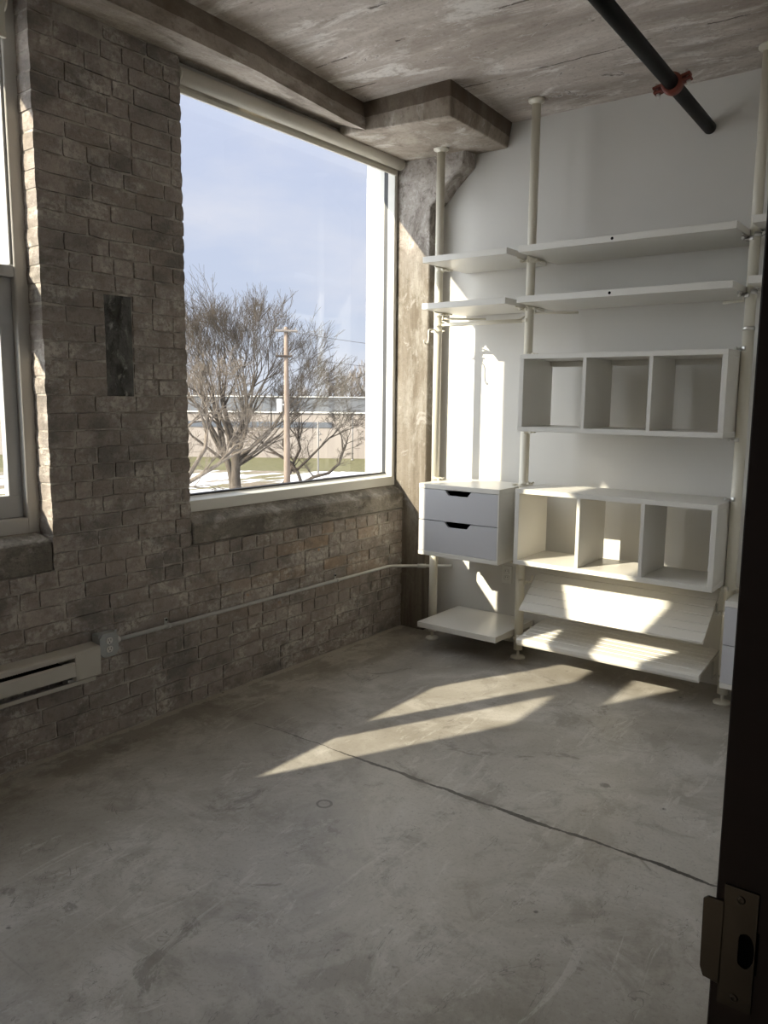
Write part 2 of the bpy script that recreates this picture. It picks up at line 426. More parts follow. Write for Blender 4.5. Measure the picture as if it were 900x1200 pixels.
M = dict(
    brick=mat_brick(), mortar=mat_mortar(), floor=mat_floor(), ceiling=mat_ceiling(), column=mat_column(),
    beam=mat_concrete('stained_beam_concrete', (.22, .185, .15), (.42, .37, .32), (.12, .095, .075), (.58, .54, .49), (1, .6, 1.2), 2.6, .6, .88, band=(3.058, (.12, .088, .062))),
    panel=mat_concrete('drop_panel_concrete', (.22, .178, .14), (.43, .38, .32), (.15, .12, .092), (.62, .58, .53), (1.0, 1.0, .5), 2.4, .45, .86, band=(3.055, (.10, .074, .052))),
    sill=mat_concrete('rough_sill_concrete', (.15, .135, .115), (.32, .29, .25), (.08, .07, .06), (.48, .445, .40), (1, .8, 1.4), 4.0, 1.0, .92),
    patch=mat_concrete('dark_slot_mortar', (.06, .06, .057), (.16, .16, .15), (.022, .022, .021), (.34, .34, .32), (1, 1.6, 1), 6.0, .8, .9, amt=.9),
    wall=paint('white_wall_paint', (.645, .63, .595), .6, .03, .08, 9),
    wall_dim=paint('plain_wall_paint', (.80, .785, .75), .7, .04, .05, 8),
    exterior=paint('white_rendered_masonry', (.80, .79, .76), .85, .10, .5, 22, .2),
    shelf=paint('white_melamine', (.66, .64, .59), .32, .012, .01, 60),
    drawer=paint('pale_grey_drawer_lacquer', (.49, .49, .51), .35, .012, .01, 60),
    post=paint('ivory_enamel', (.68, .645, .545), .35, .015, .01, 40),
    clamp=metal('satin_zinc', (.62, .61, .58), .36),
    frame=paint('cream_window_frame', (.66, .65, .60), .4, .03, .02, 20),
    frame_grey=paint('grey_beige_window_frame', (.46, .445, .415), .42, .03, .02, 20),
    sash=paint('grey_white_sash', (.40, .40, .395), .45, .03, .02, 20),
    gasket=paint('black_rubber_gasket', (.012, .012, .014), .5, .1, .02, 30),
    blind=paint('cream_blind_fabric', (.62, .585, .51), .75, .05, .12, 120, .2),
    blind_cap=paint('ivory_plastic', (.60, .57, .49), .45, .03, .01, 40),
    heater=paint('beige_heater_enamel', (.50, .475, .42), .42, .06, .03, 14),
    fins=metal('dark_heater_fins', (.07, .068, .064), .5),
    galv=paint('galvanised_steel', (.60, .60, .575), .42, .2, .05, 25),
    box=paint('dull_zinc_box', (.38, .395, .40), .5, .2, .05, 25),
    outlet=paint('pale_grey_plastic', (.66, .66, .63), .4, .02, .01, 40),
    outlet_white=paint('white_plastic', (.74, .73, .69), .4, .02, .01, 40),
    dark=paint('dark_slot', (.006, .006, .006), .9, .1, .02, 40, .02),
    pipe=paint('black_steel_pipe', (.0055, .0062, .0058), .5, .35, .1, 18, .1),
    red=paint('red_oxide_paint', (.17, .032, .018), .5, .3, .15, 30),
    door=paint('dark_brown_door_paint', (.026, .0155, .012), .6, .25, .06, 9, .2),
    bronze=metal('tarnished_bronze', (.055, .045, .036), .45, .3),
    glass=mat_glass(), ground=mat_ground(),
    bark=mat_bark('grey_brown_bark', (.036, .029, .023), (.115, .095, .076)),
    bark_dark=mat_bark('dark_bark', (.03, .023, .02), (.085, .068, .056)),
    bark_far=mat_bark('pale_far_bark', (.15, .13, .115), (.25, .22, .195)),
    bark_pale=mat_bark('pale_limb_bark', (.09, .073, .058), (.22, .185, .15)),  # light-coloured bark of the leaning limbs
    pole=mat_bark('weathered_pole_wood', (.15, .112, .086), (.25, .20, .165)),
    bwall=mat_siding('cream_metal_siding', (.25, .215, .19), (.29, .255, .23), 1.0),
    broof=mat_siding('grey_metal_roof', (.06, .064, .072), (.078, .083, .092), .6),
    bwin=paint('dark_window_band', (.10, .11, .13), .3, .2, .0, 4),
    wire=paint('dark_wire', (.06, .06, .065), .6, .1, 0, 10),
    steelpost=paint('dull_steel_post', (.22, .21, .20), .6, .15, 0, 10),
)

# ------------------------------------------------------------------ dimensions
W = 0.265          # back wall plane
H = 3.135          # ceiling
XR = 2.885         # right wall
YN = -11.8         # near wall
XE = -0.31         # outside face of the brick wall
WY0, WY1 = -1.64, 0.125      # main window opening
LY0, LY1 = -4.28, -2.37      # side window opening
BY0, BY1 = -11.5, -8.6       # unseen window added behind the viewpoint for more daylight

# ------------------------------------------------------------------ setting
def struct(o, label, cat):
    return tag(o, label, cat, None, 'structure')

m = MB(); m.box(XE, 4.6, YN - .15, W + .15, -.12, 0)
struct(m.build('floor', M['floor']), 'worn grey concrete floor with one long crack', 'floor')
m = MB(); m.box(XE, 4.6, YN - .15, W + .15, H, H + .15)
struct(m.build('ceiling', M['ceiling']), 'bare board-marked concrete ceiling slab with spalled streaks', 'ceiling')
m = MB(); m.box(-.10, 4.6, W, W + .15, 0, H)
struct(m.build('wall_back', M['wall']), 'white painted back wall behind the shelving', 'wall')
m = MB(); m.box(XE, 4.6, YN - .15, YN, 0, H)
struct(m.build('wall_front', M['wall_dim']), 'plain painted wall behind the viewpoint', 'wall')
m = MB()
m.box(XR, XR + .16, -3.335, W, 0, H)
m.box(XR, XR + .16, YN, -4.45, 0, H)
m.box(XR, XR + .16, -4.45, -3.335, 2.12, H)
struct(m.build('wall_right', M['wall_dim']), 'painted side wall with the doorway', 'wall')
m = MB(); m.box(4.45, 4.6, YN, W, 0, H)
struct(m.build('wall_hall', M['wall_dim']), 'painted hallway wall outside the doorway', 'wall')

# --- brick wall: masonry core plus individually shaped brick faces in one mesh
ROW = 0.0727
def brick_wall():
    bm = bmesh.new()
    tone = bm.loops.layers.float_color.new('tone')
    def cbox(x0, x1, y0, y1, z0, z1, mat=1):
        r = bmesh.ops.create_cube(bm, size=1.0)
        for v in r['verts']:
            v.co = Vector((x0 + (v.co.x + .5) * (x1 - x0), y0 + (v.co.y + .5) * (y1 - y0), z0 + (v.co.z + .5) * (z1 - z0)))
        for f in {f for v in r['verts'] for f in v.link_faces}:
            f.material_index = mat
            if f.normal.x < -.5: f.material_index = 2
    cx = -.0065
    j = .003
    top = 3.045
    cbox(XE, cx, YN, W, -.05, .80)                                   # under the windows
    cbox(XE, cx, BY1, LY0, .80, top)
    cbox(XE, cx, YN, BY0, .80, top)
    # pier between the windows, its outside corner splayed towards the main window
    pts = [(XE, LY1 + .008), (cx, LY1 + .008), (cx, WY0 - .005), (-.20, WY0 - .005), (XE, -1.655)]
    A = [bm.verts.new((a, b, .80)) for a, b in pts]; B = [bm.verts.new((a, b, top)) for a, b in pts]
    fs = [bm.faces.new(A[::-1]), bm.faces.new(B)]
    for i in range(5):
        k = (i + 1) % 5
        fs.append(bm.faces.new([A[i], A[k], B[k], B[i]]))
    for f in fs: f.material_index = 1
    cbox(XE, -.185, LY1 + .004, LY1 + .06, .80, top, 2)
    fs[4 + 1].material_index = 2; fs[5].material_index = 2; fs[6].material_index = 2
    # exterior reveal right of the main window
    cbox(XE, -.195, .12, W, .80, top, 2)
    rnd = random.Random(11)
    def brick(y0, y1, z0, z1, ends):
        g = .0034
        tn = rnd.random(); tn2 = rnd.random()
        d = rnd.gauss(0, .0013)
        jt = lambda s=.0022: rnd.uniform(-s, s)
        a0, a1, b0, b1 = y0 + g + jt(), y1 - g + jt(), z0 + g + jt(), z1 - g + jt()
        nu = max(2, int((y1 - y0) / .05)); nv = 2
        tilt = rnd.gauss(0, .012); bow = rnd.gauss(0, .0012)
        grid = []
        for iv in range(nv + 1):
            row = []
            for iu in range(nu + 1):
                u, v = iu / nu, iv / nv
                y = a0 + (a1 - a0) * u + jt(.0012); z = b0 + (b1 - b0) * v + jt(.0014) + bow * (4 * u * (1 - u))
                corner = (iu in (0, nu)) and (iv in (0, nv))
                x = d + (u - .5) * tilt * .2 + jt(.0011) - (.002 if corner else 0)
                if corner:
                    y += .0022 * (1 if iu == 0 else -1); z += .0022 * (1 if iv == 0 else -1)
                row.append(bm.verts.new((x, y, z)))
            grid.append(row)
        faces = []
        for iv in range(nv):
            for iu in range(nu):
                faces.append(bm.faces.new([grid[iv][iu], grid[iv][iu + 1], grid[iv + 1][iu + 1], grid[iv + 1][iu]]))
        loop = grid[0][:] + [r[-1] for r in grid[1:]] + grid[-1][-2::-1] + [r[0] for r in grid[-2:0:-1]]
        back = []
        for v in loop:
            deep = -.02
            e = .0028
            yy = v.co.y + (-e if v.co.y < (y0 + y1) / 2 else e)
            zz = v.co.z + (-e if v.co.z < (z0 + z1) / 2 else e)
            if (ends[0] and v.co.y < y0 + .012) or (ends[1] and v.co.y > y1 - .012): deep = -.115; yy = v.co.y + jt(.001)
            back.append(bm.verts.new((deep, yy, zz)))
        n = len(loop)
        for i in range(n):
            k = (i + 1) % n
            faces.append(bm.faces.new([loop[k], loop[i], back[i], back[k]]))
        for f in faces:
            f.material_index = 0
            for l in f.loops: l[tone] = (tn, tn2, 0, 1)
    nrow = 42
    SL = (-2.077, -1.941, 1.524, 1.955)
    for r in range(nrow):
        z0, z1 = r * ROW, min((r + 1) * ROW, 3.043)
        zc = (z0 + z1) / 2
        if zc < .80: spans = [(-5.6, W - .02, False, False)]
        else:
            spans = [(-5.6, LY0, False, True), (LY1, WY0, True, True)]
            if SL[2] < zc < SL[3]:
                spans = [(-5.6, LY0, False, True), (LY1, SL[0], True, False), (SL[1], WY0, False, True)]
        header = (r % 6 == 4)
        for (s0, s1, e0, e1) in spans:
            off = (r % 2) * .108 + rnd.uniform(-.02, .02)
            cuts = [s0]
            y = math.floor((s0 - off) / .214) * .214 + off
            while y < s1:
                L = .107 if (header or rnd.random() < .13) else .214
                if rnd.random() < .06: L *= .75
                y += L + rnd.uniform(-.006, .006)
                if y - cuts[-1] > .05 and s1 - y > .05: cuts.append(y)
            cuts.append(s1)
            for i in range(len(cuts) - 1):
                if r == 41 and rnd.random() < .12: continue
                brick(cuts[i], cuts[i + 1], z0, z1, (e0 and i == 0, e1 and i == len(cuts) - 2))
    # whole top course sits a little uneven below the beam
    me = bpy.data.meshes.new('wall_left'); 
    bm.normal_update()
    bm.to_mesh(me); bm.free()
    for k in ('brick', 'mortar', 'exterior'): me.materials.append(M[k])
    o = bpy.data.objects.new('wall_left', me); COL.objects.link(o)
    return o
struct(brick_wall(), 'taupe painted brick wall holding the windows', 'wall')

# dark mortared-up slot in the brick pier
m = MB(); m.box(-.05, -.006, -2.079, -1.939, 1.522, 1.957, .003)
struct(m.build('wall_patch', M['patch']), 'dark mortar-filled slot in the brick pier between the windows', 'wall patch')

# concrete spandrel beam
m = MB()
ys = [YN, -3.0, -1.85, -1.41, -.68, -.515, W]
fx = [.27, .27, .265, .25, .165, .155, .155]
bz = [2.99, 2.99, 2.99, 2.99, 2.988, 2.99, 2.99]
rings = []
for y, x, z in zip(ys, fx, bz):
    sec = [(XE, H), (XE, 3.05), (-.02, 3.047), (x + .012, z), (x, H)]
    rings.append([m.bm.verts.new((a, y, b)) for a, b in sec])
for a, b in zip(rings, rings[1:]):
    for k in range(5):
        m.bm.faces.new([a[k], a[(k + 1) % 5], b[(k + 1) % 5], b[k]])
m.bm.faces.new(rings[0]); m.bm.faces.new(rings[-1][::-1])
struct(m.build('beam', M['beam']), 'stained concrete edge beam running above the windows', 'beam')
m = MB(); m.box(-.50, XE, YN, W + .15, 3.165, 3.32)
struct(m.build('trim_1', M['exterior']), 'white masonry ledge outside above the windows', 'trim')

# drop panel and column
m = MB()
m.hexa([(-.02, -.50, 2.995), (.719, -.50, 2.957), (.638, W, 2.998), (-.02, W, 2.995),
        (-.02, -.503, H + .01), (.717, -.503, H + .01), (.665, W, H + .01), (-.02, W, H + .01)], .008, 2)
struct(m.build('drop_panel', M['panel']), 'concrete drop panel under the ceiling over the column', 'drop panel')
m = MB()
m.prism([(-.19, 0), (.186, 0), (.186, 2.705), (.215, 2.728), (.25, 2.76), (.292, 2.81), (.416, 2.915), (.426, 3.0), (-.19, 3.0)], 'y', .125, W, .006, 1)
struct(m.build('column', M['column']), 'concrete column with flared head in the corner', 'column')

# window sills
m = MB()
m.prism([(XE - .04, .80), (.008, .805), (.010, .905), (0, .915), (-.06, .957), (XE - .04, .93)], 'y', WY0 + .003, WY1, .006, 1)
struct(m.build('window_sill', M['sill']), 'rough dark concrete sill under the large window', 'sill')
m = MB()
m.prism([(XE - .04, .795), (.006, .80), (.008, .922), (-.004, .934), (-.10, .957), (XE - .04, .94)], 'y', LY0 + .003, LY1 - .006, .006, 1)
struct(m.build('window_sill', M['sill']), 'rough dark concrete sill under the window at the left edge', 'sill')

# main window
w1 = empty('window_1', (-.1, (WY0 + WY1) / 2, .95)); struct(w1, 'large fixed picture window in a cream frame', 'window')
def world_child(o, p):
    o.parent = p; o.matrix_parent_inverse = Matrix.Translation(-Vector(p.location))
    return o
fx0, fx1 = -.185, -.062
m = MB()
yA, yB = WY0 + .004, .122
m.prism([(fx1, .955), (fx1, 1.012), (-.108, 1.022), (-.118, 1.03), (fx0, 1.03), (fx0, .955)], 'y', yA + .001, yB - .001, .002, 1)
m.box(fx0, fx1 - .001, yA + .03, yB - .028, 3.0, 3.046, .003)
m.box(fx0, fx1 - .002, yA, yA + .035, .957, 3.048, .003)
m.box(-.118, fx1 - .002, yB - .030, yB, .99, 3.048, .003)
m.box(fx0, -.132, yB - .022, yB, .99, 3.048, .003)
world_child(m.build('frame', M['frame']), w1)
m = MB()
m.box(-.150, -.118, yA + .03, yB - .016, 1.028, 1.038)
m.box(-.150, -.118, yA + .03, yA + .044, 1.028, 3.01)
m.box(-.150, -.118, yB - .027, yB - .012, 1.028, 3.01)
m.box(-.150, -.118, yA + .03, yB - .016, 2.995, 3.005)
world_child(m.build('gasket', M['gasket']), w1)
m = MB(); m.box(-.139, -.133, yA + .035, yB - .02, 1.03, 3.003)
world_child(m.build('pane', M['glass']), w1)

# side window: two double-hung units, a mullion between
w2 = empty('window_2', (-.12, (LY0 + LY1) / 2, .95)); struct(w2, 'double-hung window at the left edge of the brick wall', 'window')
m = MB()
yA, yB = LY0 + .004, LY1 + .018
m.box(-.21, -.099, yA + .06, yB - .06, .945, 1.02, .006)
m.box(-.21, -.099, yA + .06, yB - .06, 3.0, 3.046, .004)
m.box(-.21, -.098, yB - .065, yB, .945, 3.048, .008, 3)
m.box(-.21, -.098, yA, yA + .065, .945, 3.048, .008, 3)
m.box(-.209, -.100, -3.397, -3.355, .96, 1.93, .004)
world_child(m.build('frame', M['frame_grey']), w2)
for (a, b, wa, wb) in ((-4.21, -3.397, .05, .012), (-3.355, -2.4165, .012, .058)):
    lo = MB()
    lo.box(-.165, -.128, a, b, 1.02, 1.115, .004); lo.box(-.165, -.128, a, b, 1.80, 1.99, .004)
    lo.box(-.164, -.129, a, a + wa, 1.10, 1.81, .004); lo.box(-.164, -.129, b - wb, b, 1.10, 1.81, .004)
    ob = world_child(lo.build('lower_sash', M['sash']), w2)
    g = MB(); g.box(-.149, -.144, a + wa - .005, b - wb + .006, 1.10, 1.81); gp = g.build('pane', M['glass'], ob)
up = MB(); a, b, wl = -4.21, -2.4165, .05
up.box(-.150, -.104, a, b, 1.99, 2.036, .004); up.box(-.150, -.108, a, b, 2.93, 3.002, .004)
up.box(-.149, -.109, a, a + wl, 2.04, 2.94, .003); up.box(-.149, -.109, b - .012, b, 2.04, 2.94, .003)
ob = world_child(up.build('upper_sash', M['sash']), w2)
g = MB(); g.box(-.132, -.127, a + .01, b - .01, 2.03, 2.94); gp = g.build('pane', M['glass'], ob)

# unseen window added behind the viewpoint to brighten the room
w3 = empty('added_window', (-.12, (BY0 + BY1) / 2, .95)); struct(w3, 'wide unseen window added behind the viewpoint to brighten the room', 'window')
m = MB()
m.box(-.20, -.09, BY0, BY1, .80, .96, .004); m.box(-.20, -.09, BY0, BY1, 2.98, 3.048, .004)
for y in (BY0, BY0 + .95, BY0 + 1.9, BY1 - .06): m.box(-.20, -.09, y, y + .06, .80, 3.048, .004)
world_child(m.build('frame', M['frame']), w3)
m = MB(); m.box(-.14, -.134, BY0 + .03, BY1 - .03, .95, 2.99)
world_child(m.build('pane', M['glass']), w3)

# doorway jamb beside the viewpoint
d1 = empty('door_1', (XR, -3.35, 0)); struct(d1, 'dark brown door frame at the right edge of the view', 'door frame')
m = MB()
m.box(XR - .002, XR + .175, -3.352, -3.32, 0, 2.14, .0015, 1)
m.box(XR + .075, XR + .12, -3.366, -3.345, 0, 2.14, .002, 1)
m.box(XR - .002, XR + .175, -4.46, -4.43, 0, 2.14, .0015, 1)
m.box(XR - .002, XR + .175, -4.46, -3.32, 2.10, 2.14, .0015, 1)
world_child(m.build('jamb', M['door']), d1)
m = MB()
# plate with a D-shaped latch hole: ring of quads round the hole
zc, xc = .981, 2.9165
outer = [(2.8915, .914), (2.9235, .914), (2.9235, 1.046), (2.8915, 1.046)]
hole = []
for k in range(20):
    a = 2 * math.pi * k / 20
    hx, hz = .0095 * math.cos(a), .019 * math.sin(a)
    if hx < 0: hx = max(hx * 1.4, -.0085); hz = hz * 1.0
    hole.append((xc - .0015 + hx * .85, zc + hz))
out2 = []
for k in range(20):
    a = 2 * math.pi * k / 20
    c, s_ = math.cos(a), math.sin(a)
    t_ = min((.007 if c > 0 else .025) / max(abs(c), 1e-6), .0655 / max(abs(s_), 1e-6))
    out2.append((xc + c * t_, .98 + s_ * t_))
for k, (cx_, cz_) in {5: (1, 1), 6: (-1, 1), 14: (-1, -1), 15: (1, -1)}.items():
    out2[k] = (xc + (.007 if cx_ > 0 else -.025), .98 + cz_ * .0655)
def ring(y):
    return [m.bm.verts.new((x, y, z)) for x, z in out2], [m.bm.verts.new((x, y, z)) for x, z in hole]
o1, h1 = ring(-3.3545); o2, h2 = ring(-3.3518)
for k in range(20):
    j = (k + 1) % 20
    m.bm.faces.new([o1[k], o1[j], h1[j], h1[k]]); m.bm.faces.new([o1[j], o1[k], o2[k], o2[j]]); m.bm.faces.new([h1[k], h1[j], h2[j], h2[k]])
m.prism([(2.893, .934), (2.893, 1.026), (2.876, 1.026), (2.8715, 1.022), (2.8725, .946), (2.876, .936)], 'y', -3.3545, -3.3518, .0006, 1)
sp = world_child(m.build('strike_plate', M['bronze']), d1)
tag(sp, 'tarnished bronze strike plate with a latch hole')
for z in (1.034, .926):
    m = MB(); m.lathe([(.0042, 0), (.0040, -.0009), (.0015, -.0014), (.0013, -.0007)], (2.9075, -3.3542, z), 16, 'y')
    m.build('screw', M['bronze'], sp)
m = MB(); m.box(2.902, 2.926, -3.3524, -3.3521, .958, 1.004)
m.build('latch_hole_shade', M['dark'], sp)  # flat black sheet painting the shade inside the latch hole

# ------------------------------------------------------------------ blinds
def blind(y0, y1, drop, label, fx=-.030):
    b = empty('roller_blind', (-.035, (y0 + y1) / 2, 2.99))
    tag(b, label, 'blind', 'roller blinds over the windows')
    L = lambda y: y - b.location.y
    m = MB(); m.tube([(0, L(y0) + .012, -.012), (0, L(y1) - .012, -.012)], .036, 28)
    m.build('roller_tube', M['blind'], b)
    m = MB(); m.box(fx, fx + .004, L(y0) + .015, L(y1) - .015, -.012 - drop, -.008)
    m.build('fabric', M['blind'], b)
    m = MB(); m.box(fx - .006, fx + .010, L(y0) + .014, L(y1) - .014, -.012 - drop - .022, -.012 - drop + .002, .004)
    m.build('bottom_bar', M['blind_cap'], b)
    for y in (L(y0), L(y1) - .012):
        m = MB(); m.lathe([(.03, 0), (.037, .002), (.037, .010), (.03, .012)], (0, y, -.012), 28, 'y')
        m.box(-.012, .012, y + .002, y + .010, -.01, .05, .002)
        m.build('end_cap', M['blind_cap'], b)
    return b
blind(WY0 + .004, .115, .045, 'cream roller blind rolled up above the large window')
blind(LY0 + .03, -2.44, .115, 'cream roller blind over the window at the left edge', .031)

# ------------------------------------------------------------------ baseboard heater, outlet, conduit
hx = empty('baseboard_heater', (0, -3.1, .30)); tag(hx, 'beige electric baseboard heater mounted on the brick wall', 'heater')
y0, y1 = -3.95, -2.215
L = lambda y: y + 3.1
Z = lambda z: z - .30
m = MB(); m.box(.004, .014, L(y0), L(y1), Z(.325), Z(.455), .001, 1); m.build('back_plate', M['heater'], hx)
m = MB()
m.prism([(.008, Z(.460)), (.066, Z(.452)), (.073, Z(.447)), (.073, Z(.428)), (.0705, Z(.428)), (.0705, Z(.443)), (.064, Z(.448)), (.008, Z(.456))], 'y', L(y0), L(y1), 0)
m.build('top_cover', M['heater'], hx)
m = MB(); m.prism([(.069, Z(.345)), (.0735, Z(.347)), (.0735, Z(.402)), (.066, Z(.410)), (.064, Z(.409)), (.069, Z(.400))], 'y', L(y0), L(-2.337), 0)
m.build('front_panel', M['heater'], hx)
m = MB(); m.box(.012, .0745, L(-2.337), L(y1), Z(.326), Z(.444), .003); m.build('end_cap', M['heater'], hx)
m = MB(); m.prism([(.008, Z(.300)), (.058, Z(.300)), (.062, Z(.304)), (.062, Z(.319)), (.058, Z(.319)), (.008, Z(.306))], 'y', L(y0), L(-2.235), 0)
m.box(.008, .05, L(-2.36), L(-2.24), Z(.306), Z(.330))
m.build('bottom_lip', M['heater'], hx)
m = MB()
m.tube([(.042, L(y0) + .02, Z(.385)), (.042, L(-2.34), Z(.385))], .008, 12)
y = L(y0) + .05
while y < L(-2.39):
    m.box(.018, .064, y, y + .0008, Z(.358), Z(.412)); y += .011
m.build('fin_element', M['fins'], hx)

ob = empty('outlet_box', (0, -2.163, .441)); tag(ob, 'square metal outlet box on the brick wall at the heater end', 'electrical outlet')
m = MB(); m.box(.002, .050, -.046, .046, -.052, .050, .003); m.build('back_box', M['box'], ob)
m = MB()
c = .02; a, b2 = .047, .054
m.prism([(-a + c, -b2), (a - c, -b2), (a, -b2 + c), (a, b2 - c), (a - c, b2), (-a + c, b2), (-a, b2 - c), (-a, -b2 + c)], 'x', .050, .062, .0025, 2)
m.box(.047, .052, .034, .047, .046, .058, .002)
m.build('cover_plate', M['box'], ob)
for z in (.0195, -.0195):
    m = MB()
    pts = []
    for k in range(24):
        an = 2 * math.pi * k / 24
        pts.append((.0165 * math.cos(an), z + max(-.0135, min(.0135, .0165 * math.sin(an)))))
    m.prism(pts, 'x', .060, .0655, .0008, 1)
    so = m.build('socket', M['outlet'], ob)
    m = MB(); m.box(.0650, .0659, -.0075, -.0050, z - .0005, z + .0085); m.box(.0650, .0659, .0050, .0075, z - .0005, z + .0085); m.lathe([(.003, .0650), (.003, .0659)], (0, 0, z - .007), 12, 'x')
    m.build('slots', M['dark'], so)
m = MB(); m.lathe([(.0032, .061), (.0030, .0645), (.001, .065)], (0, 0, 0), 12, 'x'); m.build('screw', M['clamp'], ob)

cd = empty('electrical_conduit', (.02, -1.1, .441)); tag(cd, 'thin galvanised conduit running along the brick wall to the corner', 'conduit')
def P(x, y, z): return (x - .02, y + 1.1, z - .441)
m = MB(); m.tube([P(.022, -2.118, .441), P(.022, -.075, .441), P(.025, -.045, .441), P(.042, -.012, .440), P(.285, .232, .432), P(.30, .25, .431), P(.312, W, .431)], .0098, 14)
m.build('pipe', M['galv'], cd)
m = MB(); m.tube([P(.020, -2.120, .441), P(.020, -2.085, .441)], .0145, 14); m.build('connector', M['galv'], cd)
m = MB(); m.tube([P(.150, .097, .437), P(.190, .137, .436)], .0135, 14); m.build('connector', M['galv'], cd)
for y in (-1.813, -.566):
    m = MB()
    m.tube([P(.022, y - .009, .441), P(.022, y + .009, .441)], .0125, 14)
    m.box(.001 - .02, .006 - .02, y - .009 + 1.1, y + .009 + 1.1, .004, .036, .001, 1)
    st = m.build('strap', M['galv'], cd)
    m = MB(); m.lathe([(.0055, .005 - .02), (.005, .010 - .02), (.002, .011 - .02)], (0, y + 1.1, .027), 10, 'x'); m.build('screw', M['dark'], st)

# outlet on the white wall
wo = empty('wall_outlet', (.722, W, .432)); tag(wo, 'small white outlet plate low on the white wall behind the shelving', 'electrical outlet')
m = MB(); m.box(-.036, .036, -.006, 0, -.057, .057, .003); m.build('cover_plate', M['outlet_white'], wo)
for z in (.02, -.02):
    m = MB(); m.box(-.016, .016, -.008, -.005, z - .014, z + .014, .004); so = m.build('socket', M['outlet_white'], wo)
    m = MB(); m.box(-.008, -.006, -.0084, -.0078, z - .002, z + .007); m.box(.006, .008, -.0084, -.0078, z - .002, z + .007); m.build('slots', M['dark'], so)

# ------------------------------------------------------------------ sprinkler pipe
p0, p1 = Vector((1.792, W, 2.902)), Vector((1.90, -2.6, 2.902))
sp_ = empty('sprinkler_pipe', p0); tag(sp_, 'black steel pipe with a red coupling hung below the ceiling', 'pipe')
m = MB(); m.tube([(0, 0, 0), tuple(p1 - p0)], .031, 24); m.build('pipe', M['pipe'], sp_)
dv = (p1 - p0).normalized(); cc = dv * .69
ang = math.atan2(-dv.x, dv.y)
m = MB()
m.lathe([(.036, -.024), (.044, -.022), (.046, -.012), (.046, .012), (.044, .022), (.036, .024)], (0, 0, 0), 28, 'y')
for s in (-1, 1):
    m.box(s * .062 - .020, s * .062 + .020, -.020, .020, .003, .016, .004)
    m.box(s * .062 - .020, s * .062 + .020, -.020, .020, -.016, -.003, .004)
cp = m.build('coupling', M['red'], sp_); cp.location = cc; cp.rotation_euler = (R(18), R(20), math.atan2(dv.y, dv.x) + math.pi / 2)
tag(cp, 'red coupling')
cp.rotation_euler = (0, R(14), ang)
for s in (-1, 1):
    m = MB(); m.tube([(s * .066, 0, -.036), (s * .066, 0, .030)], .0055, 10); m.lathe([(.010, .016), (.010, .026)], (s * .066, 0, 0), 6, 'z', False); m.lathe([(.009, -.026), (.009, -.016)], (s * .066, 0, 0), 6, 'z', False)
    m.build('bolt', M['clamp'], cp)
m = MB(); m.lathe([(.031, 0), (.034, -.004), (.031, -.006)], (0, 0, 0), 24, 'y')

# ------------------------------------------------------------------ shelving: posts
X1, X2, X3 = .339, .949, 2.107
def post(x, top, label, joint=1.80):
    o = empty('shelf_post', (x, 0, 0)); tag(o, label, 'post', 'white floor-to-ceiling shelving posts')
    m = MB(); m.tube([(0, 0, .055), (0, 0, joint)], .0265, 28); m.build('pole', M['post'], o)
    m = MB(); m.tube([(0, 0, joint - .02), (0, 0, top - .012)], .0245, 28); m.build('upper_tube', M['post'], o)
    m = MB(); m.ring(.0246, .0285, joint - .002, joint + .016, (0, 0, 0), n=28); m.build('collar', M['clamp'] if x == X3 else M['post'], o)
    m = MB(); m.lathe([(.036, 0), (.0425, .002), (.0425, .010), (.038, .016), (.012, .021), (.009, .024), (.009, .06)], (0, 0, 0), 36); m.build('foot', M['post'], o)
    m = MB(); m.lathe([(.024, top - .030), (.026, top - .022), (.043, top - .016), (.045, top - .010), (.045, top - .001), (.03, top)], (0, 0, 0), 36); m.build('ceiling_plate', M['post'], o)
    return o
post(X1, 2.988, 'ivory shelving post nearest the concrete column', .80)
post(X2, H, 'ivory shelving post between the drawer unit and the cube shelves', 1.50)
post(X3, H, 'ivory shelving post beside the dark door frame', 1.865)

def clamp(m, x, z, s, h=.020):
    """half ring round a post at x with a lug and a knurled screw reaching to side s"""
    a = (-1.5, 1.5) if s > 0 else (math.pi - 1.5, math.pi + 1.5)
    m.ring(.0268, .0305, z - h / 2, z + h / 2, (x, 0, 0), a[0], a[1], 16)
    m.box(x + s * .029 if s > 0 else x - .058, x + .058 if s > 0 else x - .029, -.010, .010, z - .005, z + .005, .002)
    m.tube([(x + s * .046, -.034, z), (x + s * .046, .034, z)], .0045, 10)
    m.lathe([(.007, -.040), (.008, -.037), (.008, -.031), (.006, -.029)], (x + s * .046, 0, z), 14, 'y')

